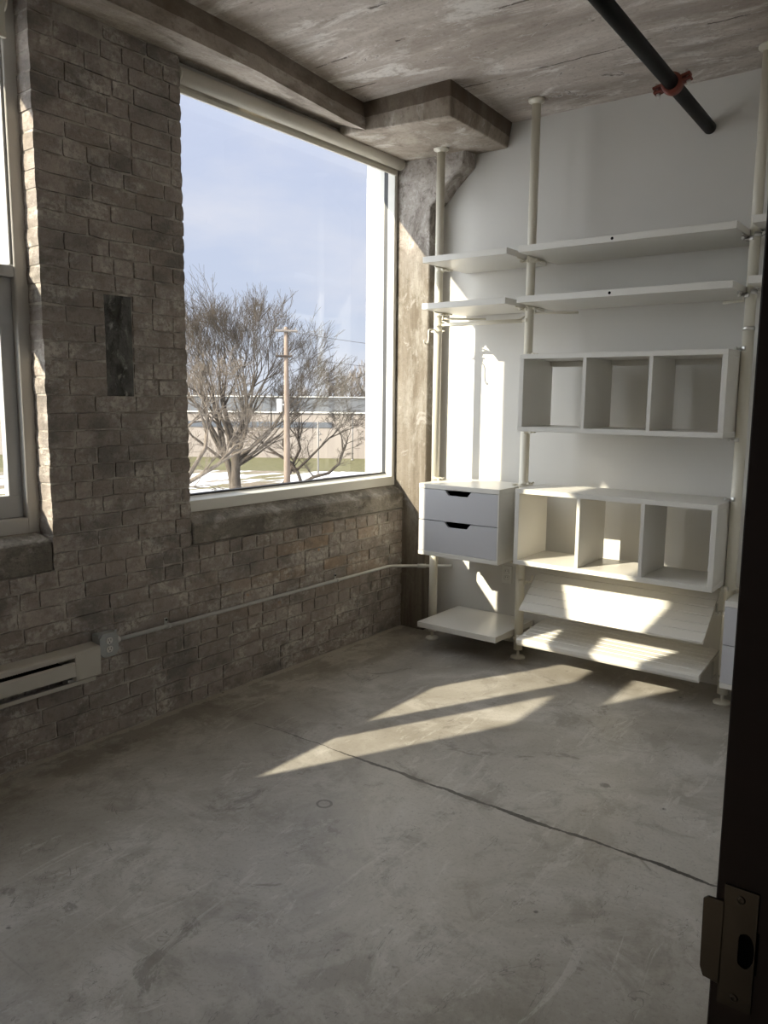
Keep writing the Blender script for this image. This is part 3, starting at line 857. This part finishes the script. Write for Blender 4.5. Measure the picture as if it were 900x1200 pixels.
# ------------------------------------------------------------------ boards
YF, YB = -.222, .258
def board(x0, x1, ztop, label, group, left=None, right=None, plug=False, arm=None, th=.034, yf=YF, notch=True):
    o = empty('shelf', ((x0 + x1) / 2, 0, ztop - th)); tag(o, label, 'shelf', group)
    ox = o.location.x
    m = MB(); m.box(x0 - ox, x1 - ox, yf, YB, 0, th, .002); m.build('board', M['shelf'], o)
    for px, s in ((left, 1), (right, -1)):
        if px is None: continue
        m = MB(); clamp(m, px - ox, -.013, s)
        m.tube([(px - ox + s * .035, -.10, -.004), (px - ox + s * .035, .10, -.004)], .004, 8)
        m.build('bracket', M['clamp'] if px == X3 else M['post'], o)
        if arm:
            m = MB()
            dx, dy = arm if s > 0 else (-arm[0] * .55, arm[1] * .55)
            m.tube([(px - ox + s * .033, .004, -.034), (px - ox + dx, dy, -.034)], .0065, 10)
            m.box(px - ox + s * .033 - .004, px - ox + s * .033 + .004, -.004, .008, -.040, -.004)
            if s > 0 or right == X3: m.build('support_arm', M['post'], o)
            else: m.bm.free()
    if plug:
        m = MB(); m.lathe([(.0075, yf - .0012), (.0075, yf + .004)], ((-.033), 0, th / 2), 14, 'y'); m.build('hole_plug', M['dark'], o)
    return o
G = 'white shelf boards between the posts'
board(.371, .915, 2.333, 'short white top shelf in the corner by the column', G, X1, X2)
board(.371, .915, 2.072, 'short white second shelf above the clothes rail', G, X1, X2, arm=(.235, .165))
board(.983, 2.077, 2.333, 'long white top shelf with a dark plug hole in its edge', G, X2, X3, True)
board(.983, 2.077, 2.072, 'long white second shelf just above the upper cube shelf', G, X2, X3, True, arm=(.25, .095))
board(2.139, 2.689, 2.348, 'stub of white top shelf cut off by the dark door frame', G, X3, None)
board(2.139, 2.689, 2.086, 'stub of lower white shelf cut off by the dark door frame', G, X3, None)
board(.373, .917, .172, 'low white shelf just above the floor below the drawer unit', G, X1, X2)

# clothes rail and hook
cr = empty('clothes_rail', (X1, 0, 1.966)); tag(cr, 'short white clothes rail under the corner shelf', 'clothes rail')
dx = X2 - X1
m = MB(); m.tube([(.085, 0, 0), (dx - .045, 0, 0)], .0115, 16); m.build('rod', M['post'], cr)
for x, s in ((0, 1), (dx, -1)):
    m = MB()
    m.ring(.0268, .0305, -.010, .010, (x, 0, 0), *((-1.5, 1.5) if s > 0 else (math.pi - 1.5, math.pi + 1.5)), 16)
    m.box(min(x + s * .03, x + s * .10), max(x + s * .03, x + s * .10), -.008, .008, -.007, .007, .002)
    m.tube([(x + s * .03, 0, .022), (x + s * .085, 0, .003)], .0045, 8)
    m.build('end_bracket', M['post'], cr)
hk = empty('coat_hook', (X1, 0, 1.93)); tag(hk, 'small bent white hook on the post under the clothes rail', 'hook')
m = MB()
m.tube([(0, -.030, .005), (0, -.085, .006), (0, -.098, .000), (0, -.100, -.012), (0, -.100, -.055), (0, -.106, -.074), (0, -.122, -.083), (0, -.140, -.078), (0, -.150, -.062)], .0045, 10)
m.build('hook', M['post'], hk)
m = MB(); m.ring(.0268, .031, -.009, .009, (0, 0, 0)); m.tube([(-.048, 0, 0), (-.030, 0, 0)], .005, 10); m.tube([(.030, 0, 0), (.048, 0, 0)], .005, 10); m.build('clamp', M['post'], hk)

# ------------------------------------------------------------------ cube shelves
def cube_unit(zb, zt, label):
    o = empty('cube_shelf', (1.5315, 0, zb)); tag(o, label, 'cube shelf', 'white three-cell cube shelves')
    X = lambda x: x - 1.5315; CL, CR = 1.013, 2.079
    h = zt - zb; t = .026; y0, y1 = -.222, .135
    m = MB(); m.box(X(CL), X(CR), y0, y1, 0, t, .0015, 1); m.build('bottom_panel', M['shelf'], o)
    m = MB(); m.box(X(CL), X(CR), y0, y1, h - t, h, .0015, 1); m.build('top_panel', M['shelf'], o)
    for a, b in ((CL, CL + t), (CR - t, CR)):
        m = MB(); m.box(X(a), X(b), y0, y1, t, h - t, .0015, 1); m.build('side_panel', M['shelf'], o)
    for xc in (1.383, 1.724):
        m = MB(); m.box(X(xc - .0095), X(xc + .0095), y0 + .001, y1, t, h - t, .001, 1); m.build('divider', M['shelf'], o)
    m = MB(); m.box(X(CL + t), X(CR - t), y1 - .016, y1, h - t - .03, h - t); m.build('back_rail', M['shelf'], o)
    for px, s in ((X2, 1), (X3, -1)):
        for z in (-.012, h + .012):
            m = MB(); clamp(m, X(px), z, s); m.build('bracket', M['clamp'] if px == X3 else M['post'], o)
    return o
cube_unit(1.355, 1.767, 'upper white three-cell open cube shelf at eye level')
cube_unit(.617, 1.040, 'lower white three-cell open cube shelf beside the drawer unit')

# ------------------------------------------------------------------ drawer units
def drawer_unit(x0, zb, label, pxs):
    o = empty('drawer_unit', (x0 + .2725, 0, zb)); tag(o, label, 'drawer unit', 'white two-drawer units')
    h, t, y0, y1 = .431, .016, -.222, .20
    X0, X1_ = -.2725, .2725
    m = MB()
    m.box(X0, X1_, y0, y1, h - .028, h, .0015, 1); m.box(X0, X1_, y0, y1, 0, .024, .0015, 1)
    m.box(X0, X0 + t, y0 + .019, y1, .024, h - .028, .001, 1); m.box(X1_ - t, X1_, y0 + .019, y1, .024, h - .028, .001, 1)
    m.box(X1_ - .009, X1_, y0, y0 + .0195, .024, h - .028, .001, 1)
    m.box(X0 + t, X1_ - t, y1 - .008, y1, .024, h - .028)
    m.build('carcass', M['shelf'], o)
    g = .0022
    zs = [(.024 + g, .2145 - g), (.2145 + g, h - .028 - g)]
    for a, b in zs:
        l, r = X0 + .0015, X1_ - .010
        cw, cd_, ch = .088, .031, .022
        pts = [(l, a), (r, a), (r, b), (cw, b), (cw - ch, b - cd_ + .004), (cw - ch - .008, b - cd_), (-cw + ch + .008, b - cd_), (-cw + ch, b - cd_ + .004), (-cw, b), (l, b)]
        m = MB(); m.prism(pts, 'y', y0 + .0015, y0 + .018, .0008, 1)
        d = m.build('drawer_front', M['drawer'], o)
        m = MB()
        l, r = X0 + t, X1_ - t
        m.box(l + .012, l + .024, y0 + .017, y1 - .03, a + .01, b - .045); m.box(r - .024, r - .012, y0 + .017, y1 - .03, a + .01, b - .045)
        m.box(l + .012, r - .012, y0 + .017, y1 - .03, a + .006, a + .012); m.box(l + .024, r - .024, y1 - .042, y1 - .03, a + .01, b - .045)
        m.build('drawer_box', M['dark'], d)  # box coloured near-black to paint the shade behind the handle cutout
    for px, s in pxs:
        for z in (-.012, h + .012):
            m = MB(); clamp(m, px - x0 - .2725, z, s); m.build('bracket', M['post'], o)
    return o
drawer_unit(.370, .594, 'white two-drawer unit hung between posts in the corner', ((X1, 1), (X2, -1)))
drawer_unit(2.140, .158, 'white drawer unit half hidden behind the dark door frame', ((X3, 1),))

# ------------------------------------------------------------------ shoe shelves
def shoe_shelf(p0, p1, lip, label, cz):
    """grooved metal board from front point p0 to back point p1 in (y, z), with a turned front lip"""
    o = empty('shoe_shelf', (1.535, p0[0], p0[1])); tag(o, label, 'shoe shelf', 'ribbed white shoe shelves')
    v = Vector((p1[0] - p0[0], p1[1] - p0[1])); n = 7
    Ld = v.length; e = v / Ld; q = Vector((-e.y, e.x))
    topl = []
    for k in range(n):
        a = Ld * k / n; b = Ld * (k + 1) / n
        topl += [(a + .001, .0), (a + .004, .0), (b - .010, .0), (b - .0025, -.004)]
    pts2 = [e * a + q * b for a, b in topl] + [e * Ld + q * 0]
    und = [e * Ld - q * .010, e * .012 - q * .011]
    if lip == 'down':
        fr = [Vector((.004, -.040)), Vector((-.012, -.040)), Vector((-.018, -.028)), Vector((-.016, -.010)), Vector((-.008, -.002))]
    else:
        fr = [Vector((.010, -.012)), Vector((.002, -.016)), Vector((-.006, -.012)), Vector((-.005, -.003))]
    poly = pts2 + und + fr
    m = MB(); m.prism([(a.x, a.y) for a in poly], 'x', -.497, .505 if lip != 'down' else .503, 0)
    m.build('ribbed_board', M['shelf'], o)
    ox, oy, oz = o.location
    for px, s in ((X2, 1), (X3, -1)):
        m = MB(); clamp(m, px - ox, 0, s, .03)
        for vv in m.bm.verts: vv.co += Vector((0, -oy, cz - oz))
        k = (-oy) / v.x
        zz = oz + v.y * k - .006
        m.tube([(px - ox + s * .052, -oy, cz - oz), (px - ox + s * .060, -oy + .02, cz - oz), (px - ox + s * .064, -oy + .03, v.y * (k + .03 / v.x) - .010)], .006, 8)
        m.build('bracket', M['clamp'] if s < 0 else M['post'], o)
    return o
shoe_shelf((-.175, .358), (.128, .594), 'up', 'steeply tilted ribbed white shoe shelf under the lower cube shelf', .470)
shoe_shelf((-.185, .190), (.170, .228), 'down', 'lowest ribbed white shoe shelf just above the floor', .135)

# ------------------------------------------------------------------ outdoors
GZ = -2.46
m = MB(); m.box(-160, -1.2, -60, 160, GZ - .3, GZ)
struct(m.build('ground', M['ground']), 'lawn and bare soil with melting snow outside', 'ground')

def grow(m, p, d, length, r, depth, rnd, spread, up, mind=0, twig=.006):
    n = 4 if depth > 2 else 3
    pts, rad = [p.copy()], [r]
    q = p.copy(); dd = d.copy()
    taper = .62 if depth > 0 else .25
    for i in range(n):
        dd = (dd + Vector((rnd.gauss(0, .10), rnd.gauss(0, .10), rnd.gauss(0, .07) + up * .10))).normalized()
        q = q + dd * (length / n)
        pts.append(q.copy()); rad.append(max(r * (1 - (1 - taper) * (i + 1) / n), twig))
    m.tube(pts, rad, 7 if depth > 3 else (5 if depth > 1 else 3), False)
    if depth <= 0: return
    nb = 2 + (1 if rnd.random() < .55 else 0)
    if depth <= 2: nb += 1
    for k in range(nb):
        i = n if k < 2 else rnd.randint(max(1, n - 3), n - 1)
        base = pts[i]
        ax = Vector((rnd.gauss(0, 1), rnd.gauss(0, 1), rnd.gauss(0, .6)))
        ax = (ax - dd * ax.dot(dd)).normalized()
        ang = rnd.uniform(.5, 1.0) * spread * (1 if k else .55)
        nd = (dd * math.cos(ang) + ax * math.sin(ang)).normalized()
        grow(m, base, nd, length * rnd.uniform(.62, .84), rad[i] * rnd.uniform(.60, .82), depth - 1, rnd, spread, up, mind, twig)

def view_dir():
    return Vector((-.74, .67, 0)), Vector((.67, .74, 0))   # away from the window, and to the right as seen from it
VA, VR = view_dir()

def big_tree():
    loc = Vector((-21.9, 18.75, GZ))
    o = empty('bare_tree', loc); tag(o, 'large leafless tree with fan-shaped crown outside the window', 'tree')
    rnd = random.Random(5)
    m = MB()
    m.tube([(0, 0, -.15), (0, 0, .12), (0.0, 0, .7), (.03, .03, 1.5), (.02, .04, 2.5)], [.34, .26, .215, .19, .14], 14, True)
    m.tube([tuple(-VR * .06 + Vector((0, 0, .2))), tuple(-VR * .18 + Vector((0, 0, .9))), tuple(-VR * .42 + Vector((0, 0, 1.7))), tuple(-VR * .55 + Vector((0, 0, 2.6)))], [.17, .14, .12, .10], 10, False)
    m.build('trunk', M['bark'], o)
    limbs = [  # side slope, depth slope, start height, start side, length, radius
        (-.02, .1, 2.1, .02, 2.3, .13), (.10, -.3, 2.0, .08, 2.2, .10), (-.24, .25, 2.2, -.5, 2.2, .095), (-.42, -.2, 2.0, -.5, 2.2, .09),
        (.34, .2, 1.9, .1, 2.3, .10), (.62, -.1, 1.6, .12, 2.4, .10), (-.72, .1, 1.7, -.45, 2.1, .085), (.95, .25, 1.5, .12, 2.4, .09),
        (-.10, -.4, 2.1, -.2, 2.2, .09), (.22, .5, 2.0, .05, 2.2, .09), (-.5, .5, 1.9, -.4, 2.1, .08), (1.5, .0, 1.4, .14, 2.3, .075),
        (-1.3, -.1, 1.5, -.4, 1.9, .07), (.48, -.5, 1.8, .1, 2.2, .085), (1.1, -.4, 1.7, .1, 2.2, .07), (2.3, .2, 1.3, .14, 2.0, .055)]
    m = MB()
    for a, b, h, s, L_, r in limbs:
        d = (VR * a + VA * b * .8 + Vector((0, 0, 1))).normalized()
        grow(m, VR * s + Vector((0, 0, h - .2)), d, L_ * .89, r, 6, rnd, .52, .38, 0, .0052)
    m.build('branches', M['bark'], o)
    return o
big_tree()

def small_tree(name, loc, label, seed, mat, limbs, depth=4, twig=.007, group=None):
    o = empty(name, loc); tag(o, label, 'tree', group)
    rnd = random.Random(seed)
    m = MB(); mb = MB()
    for pts, r, L_ in limbs:
        pp = [VR * a + VA * c + Vector((0, 0, b)) for a, c, b in pts]
        m.tube(pp, [r * (1 - .35 * i / (len(pp) - 1)) for i in range(len(pp))], 8, False)
        d = (pp[-1] - pp[-2]).normalized()
        for k in range(3):
            dd = (d + Vector((rnd.gauss(0, .45), rnd.gauss(0, .45), rnd.gauss(.1, .3)))).normalized()
            grow(mb, pp[-1], dd, L_, r * .55, depth, rnd, .75, .16, 0, twig)
        for i in range(1, len(pp) - 1):
            dd = (d + Vector((rnd.gauss(0, .6), rnd.gauss(0, .6), rnd.gauss(.3, .4)))).normalized()
            grow(mb, pp[i], dd, L_ * .8, r * .45, depth - 1, rnd, .8, .16, 0, twig)
    m.build('trunk', M[mat], o); mb.build('branches', M[mat], o)
    return o
small_tree('bare_tree', Vector((-22.6, 23.1, GZ)), 'low spreading dark tree with crooked trunks behind the utility pole', 3, 'bark_dark',
           [([(.35, 0, -.1), (.15, 0, .5), (-.15, 0, .95), (-.8, 0, 1.35), (-1.4, .2, 1.8)], .085, .75),
            ([(-.55, 0, -.1), (-.2, 0, .5), (.0, .2, 1.0), (.3, .2, 1.6), (.2, .2, 2.0)], .08, .75),
            ([(.3, 0, -.05), (.9, 0, .28), (1.6, 0, .45), (2.1, 0, .9), (2.3, .2, 1.4)], .085, .75),
            ([(.1, 0, .6), (.7, -.2, 1.2), (1.2, -.2, 1.7), (1.6, -.2, 2.1)], .06, .8),
            ([(.0, 0, .5), (-.3, .3, 1.1), (-.5, .4, 1.8), (-.4, .4, 2.2)], .055, .75)], 5, .0045)
pale = small_tree('bare_tree', Vector((-11.87, 7.13, GZ + .8)), 'pale leaning tree limbs entering past the brick pier', 9, 'bark_pale',
           [([(-.3, 0, -.1), (.1, 0, .8), (.55, 0, 1.35), (1.1, 0, 1.65), (1.75, 0, 2.05)], .085, .75),
            ([(.0, 0, .3), (.5, 0, 1.0), (1.0, .2, 1.85), (1.4, .2, 2.5), (1.45, .3, 3.0)], .075, .75),
            ([(-.2, 0, .6), (.2, 0, 1.5), (.4, .2, 2.5), (.9, .3, 3.1)], .065, .8),
            ([(-.9, 0, -1.15), (-.7, 0, -.4), (-.3, 0, .2)], .16, .3)], 5, .0045)
pale.scale = (.8, .8, .8)

# utility pole
K = .78
def nearer(x, y): return (3.06 + K * (x - 3.06), -4.16 + K * (y + 4.16))
PX, PY = nearer(-21.35, 21.3)
up_ = empty('utility_pole', (PX, PY, GZ)); tag(up_, 'weathered wooden utility pole with a crossarm', 'utility pole')
m = MB(); m.tube([(0, 0, -.2), (0, 0, 2), (0, 0, 4.2), (0, 0, 6.30)], [.12, .108, .088, .066], 14); m.build('pole', M['pole'], up_)
for z, hw, off, mt in ((6.16, .375, 0, 'bark_far'), (5.33, .28, -.08, 'bark_dark')):
    m = MB()
    a, b = VR * (-hw + off), VR * (hw + off)
    m.tube([tuple(a + Vector((0, 0, z)) - VA * .09), tuple(b + Vector((0, 0, z)) - VA * .09)], .043, 6, True, False)
    ca = m.build('crossarm', M[mt], up_)
    for f in (-.85, -.3, .85):
        q = VR * (hw * f + off) + Vector((0, 0, z + .04)) - VA * .09
        m = MB(); m.lathe([(.010, 0), (.018, .02), (.016, .04), (.022, .05), (.010, .075)], tuple(q), 10); m.build('insulator', M['steelpost'], ca)
m = MB(); q = -VR * .235 + Vector((0, 0, 3.48)); m.lathe([(.085, 0), (.098, .025), (.098, .39), (.10, .41), (.06, .44)], tuple(q), 16)
m.tube([tuple(q + Vector((0, 0, .25))), (0, 0, 3.73)], .03, 8)
m.build('transformer', M['outlet_white'], up_)
# wires
for k, (z0, z1) in enumerate(((6.13, 5.63), (5.31, 4.95))):
    o = empty('overhead_wire', (PX, PY, 0)); tag(o, ['upper dark wire slung from the utility pole crossarm', 'lower dark wire slung from the utility pole'][k], 'wire')
    m = MB(); pts = []
    a = Vector((0, 0, z0 + GZ)) + VR * .27; b = VR * 8.6 + VA * .8 + Vector((0, 0, z1 + GZ))
    for i in range(13):
        t_ = i / 12; q = a.lerp(b, t_); q.z -= .7 * t_ * (1 - t_)
        pts.append(tuple(q))
    m.tube(pts, .0085, 5); m.build('wire', M['wire'], o)
# thin steel posts with wires in front of the long building
base = [(-24.5, 26.9, .2), (-29.3, 35.6, .4)]
for k, (x, y, _) in enumerate(base):
    o = empty('steel_post', (x, y, GZ)); tag(o, ['thin steel post standing on the snow nearer the window reveal', 'thin steel post close against the long cream building'][k], 'post', 'thin steel posts by the long building')
    hh = (2.75, 3.0)[k]
    m = MB(); m.tube([(0, 0, -.1), (0, 0, hh)], .045 if k == 0 else .05, 8); m.build('pole', M['steelpost'], o)
    m = MB(); m.lathe([(.10, 0), (.10, .05), (.05, .08)], (0, 0, 0), 10); m.build('base_plate', M['steelpost'], o)
    if k == 0:
        for z in (1.75, 2.05):
            m = MB(); m.lathe([(.03, 0), (.06, .02), (.06, .09), (.03, .12)], tuple(VR * .10 + Vector((0, 0, z))), 10); m.build('bracket', M['steelpost'], o)

# long building
bo = empty('long_building', (-29.9, 36.9, GZ)); bo.rotation_euler = (0, 0, math.atan2(5.9, 8.3))
tag(bo, 'long low cream building with a grey upper storey across the lawn', 'building')
m = MB(); m.box(-45, 14, 0, 6, -.2, 2.95); m.build('wall', M['bwall'], bo)
m = MB(); m.box(-45.2, 14.2, -.12, 1.2, 2.95, 3.03); m.build('eave', M['outlet_white'], bo)
m = MB(); m.prism([(.3, 3.05), (.7, 3.98), (5.8, 3.98), (5.8, 3.05)], 'x', -45, 14); m.build('roof', M['broof'], bo)
m = MB(); m.box(-45.1, 14.1, .6, 1.0, 3.97, 4.03); m.build('roof_cap', M['outlet_white'], bo)
for a, b in ((-13.5, -1.7),):
    m = MB(); m.box(a, b, -.05, .1, 2.0, 2.36); m.build('window_band', M['bwin'], bo)

# distant bare trees behind the building
proto = []
for s in range(3):
    rnd = random.Random(40 + s)
    o = empty('distant_tree', (0, 0, GZ))
    m = MB(); m.tube([(0, 0, 0), (0, 0, 2.2), (.1, 0, 3.4)], [.26, .2, .15], 8); m.build('trunk', M['bark_far'], o)
    m = MB()
    for k in range(5):
        d = Vector((rnd.gauss(0, .35), rnd.gauss(0, .35), 1)).normalized()
        grow(m, Vector((0, 0, 2.2 + .3 * k)), d, 1.5, .11, 4, rnd, .55, .3, 0, .018)
    m.build('branches', M['bark_far'], o)
    proto.append(o)
spots = [(-41.9, 53.1, 1.00), (-44.8, 54.7, 0.95), (-42.6, 50.0, 0.90), (-41.7, 54.4, 0.85), (-46.5, 52.1, 0.75), (-46.5, 49.6, 0.70), (-50.7, 44.0, 0.72), (-54.8, 45.9, 0.80), (-52.6, 42.5, 0.85), (-52.8, 49.9, 0.60), (-49.9, 49.6, 0.62),]

words = ['pale distant bare tree above the grey roof nearest the white window reveal', 'pale distant bare tree second from the white window reveal',
         'pale distant bare tree third from the white window reveal', 'pale distant bare tree half hidden by the white window reveal']
for i, (x, y, sc) in enumerate(spots):
    o = proto[i] if i < 3 else copy_tree(proto[i % 3])
    k_ = 1.16 if i in (3, 8) else 1.0; sc *= k_; x = 3.06 + k_ * (x - 3.06); y = -4.16 + k_ * (y + 4.16)
    o.location = (x, y, GZ); o.scale = (sc * .95, sc * .95, sc * .95); o.rotation_euler = (0, 0, i * 1.7)
    tag(o, words[i] if i < 4 else 'faint distant bare tree beyond the long building roof', 'tree', 'distant bare trees beyond the long building')

# ------------------------------------------------------------------ camera
cam = bpy.data.cameras.new('camera'); co = bpy.data.objects.new('camera', cam); COL.objects.link(co)
rt = Vector((0.79950541, 0.60058357, 0.0095118)); upv = Vector((-0.09247942, 0.10743226, 0.98990195)); fw = Vector((-0.59349697, 0.79231161, -0.14143429))
mw = Matrix(((rt.x, upv.x, -fw.x, 3.06042485), (rt.y, upv.y, -fw.y, -4.16093998), (rt.z, upv.z, -fw.z, 1.52823301), (0, 0, 0, 1)))
co.matrix_world = mw
cam.sensor_fit = 'VERTICAL'; cam.sensor_height = 36.0; cam.sensor_width = 27.0
cam.lens = 28.112; cam.clip_start = .02; cam.clip_end = 500
scene.camera = co

# ------------------------------------------------------------------ light
SUN = Vector((.50, 1.0, -.5825)).normalized()
sl = bpy.data.lights.new('sun', 'SUN'); so_ = bpy.data.objects.new('sun', sl); COL.objects.link(so_)
sl.energy = 11.0; sl.color = (1.0, .89, .70); sl.angle = R(.6)
so_.rotation_euler = SUN.to_track_quat('-Z', 'Y').to_euler(); so_.location = (-6, -8, 8)

wd = bpy.data.worlds.new('sky'); scene.world = wd; wd.use_nodes = True
nt = wd.node_tree; N = nt.nodes; K = nt.links
bg = N['Background']
tc = N.new('ShaderNodeTexCoord')
def nd(t, **k):
    n = N.new(t)
    for a, b in k.items(): setattr(n, a, b)
    return n
def vmath(op, a, b):
    n = nd('ShaderNodeVectorMath', operation=op)
    K.new(a, n.inputs[0])
    if isinstance(b, tuple): n.inputs[1].default_value = b
    else: K.new(b, n.inputs[1])
    return n
def smath(op, a, b):
    n = nd('ShaderNodeMath', operation=op)
    for i, v in ((0, a), (1, b)):
        if isinstance(v, (int, float)): n.inputs[i].default_value = v
        else: K.new(v, n.inputs[i])
    return n.outputs[0]
def ramp(f, stops):
    r = nd('ShaderNodeValToRGB'); cr = r.color_ramp
    while len(cr.elements) < len(stops): cr.elements.new(.5)
    for e, (p_, c) in zip(cr.elements, stops): e.position = p_; e.color = (*c, 1)
    K.new(f, r.inputs[0]); return r.outputs[0]
sepn = nd('ShaderNodeSeparateXYZ'); K.new(tc.outputs['Generated'], sepn.inputs[0])
grad = ramp(sepn.outputs[2], [(0.0, (.70, .75, .86)), (.12, (.59, .655, .83)), (.28, (.60, .66, .86)), (.55, (.71, .755, .93)), (1.0, (.50, .58, .88))])
mp = nd('ShaderNodeMapping'); mp.inputs['Scale'].default_value = (1.6, 1.6, 4.5); K.new(tc.outputs['Generated'], mp.inputs[0])
no = nd('ShaderNodeTexNoise'); no.inputs['Scale'].default_value = 1.4; no.inputs['Detail'].default_value = 7; no.inputs['Roughness'].default_value = .55; K.new(mp.outputs[0], no.inputs['Vector'])
cl = ramp(no.outputs['Fac'], [(.42, (0, 0, 0)), (.66, (1, 1, 1))])
mx = nd('ShaderNodeMix', data_type='RGBA'); K.new(cl, mx.inputs[0]); K.new(grad, mx.inputs[6]); mx.inputs[7].default_value = (.79, .795, .89, 1)
# the hazy bright side of the sky round the sun
dt = vmath('DOT_PRODUCT', tc.outputs['Generated'], tuple(-SUN))
glow = ramp(dt.outputs['Value'], [(.16, (0, 0, 0)), (.55, (.315, .332, .355)), (1.0, (.93, .96, 1))])
gm = vmath('SCALE', glow, (0, 0, 0)); gm.inputs['Scale'].default_value = 5.0
ad = vmath('ADD', mx.outputs[2], gm.outputs[0])
K.new(ad.outputs[0], bg.inputs['Color']); bg.inputs['Strength'].default_value = 1.0

# ------------------------------------------------------------------ colour management and sampling
scene.view_settings.view_transform = 'Standard'; scene.view_settings.look = 'None'
scene.view_settings.gamma = 1.0; scene.view_settings.use_curve_mapping = False
scene.view_settings.exposure = 0.12
c = scene.cycles
c.use_denoising = True
c.max_bounces = 14; c.diffuse_bounces = 8; c.glossy_bounces = 6; c.transparent_max_bounces = 24; c.transmission_bounces = 8
c.caustics_reflective = False; c.caustics_refractive = False
c.sample_clamp_indirect = 8.0
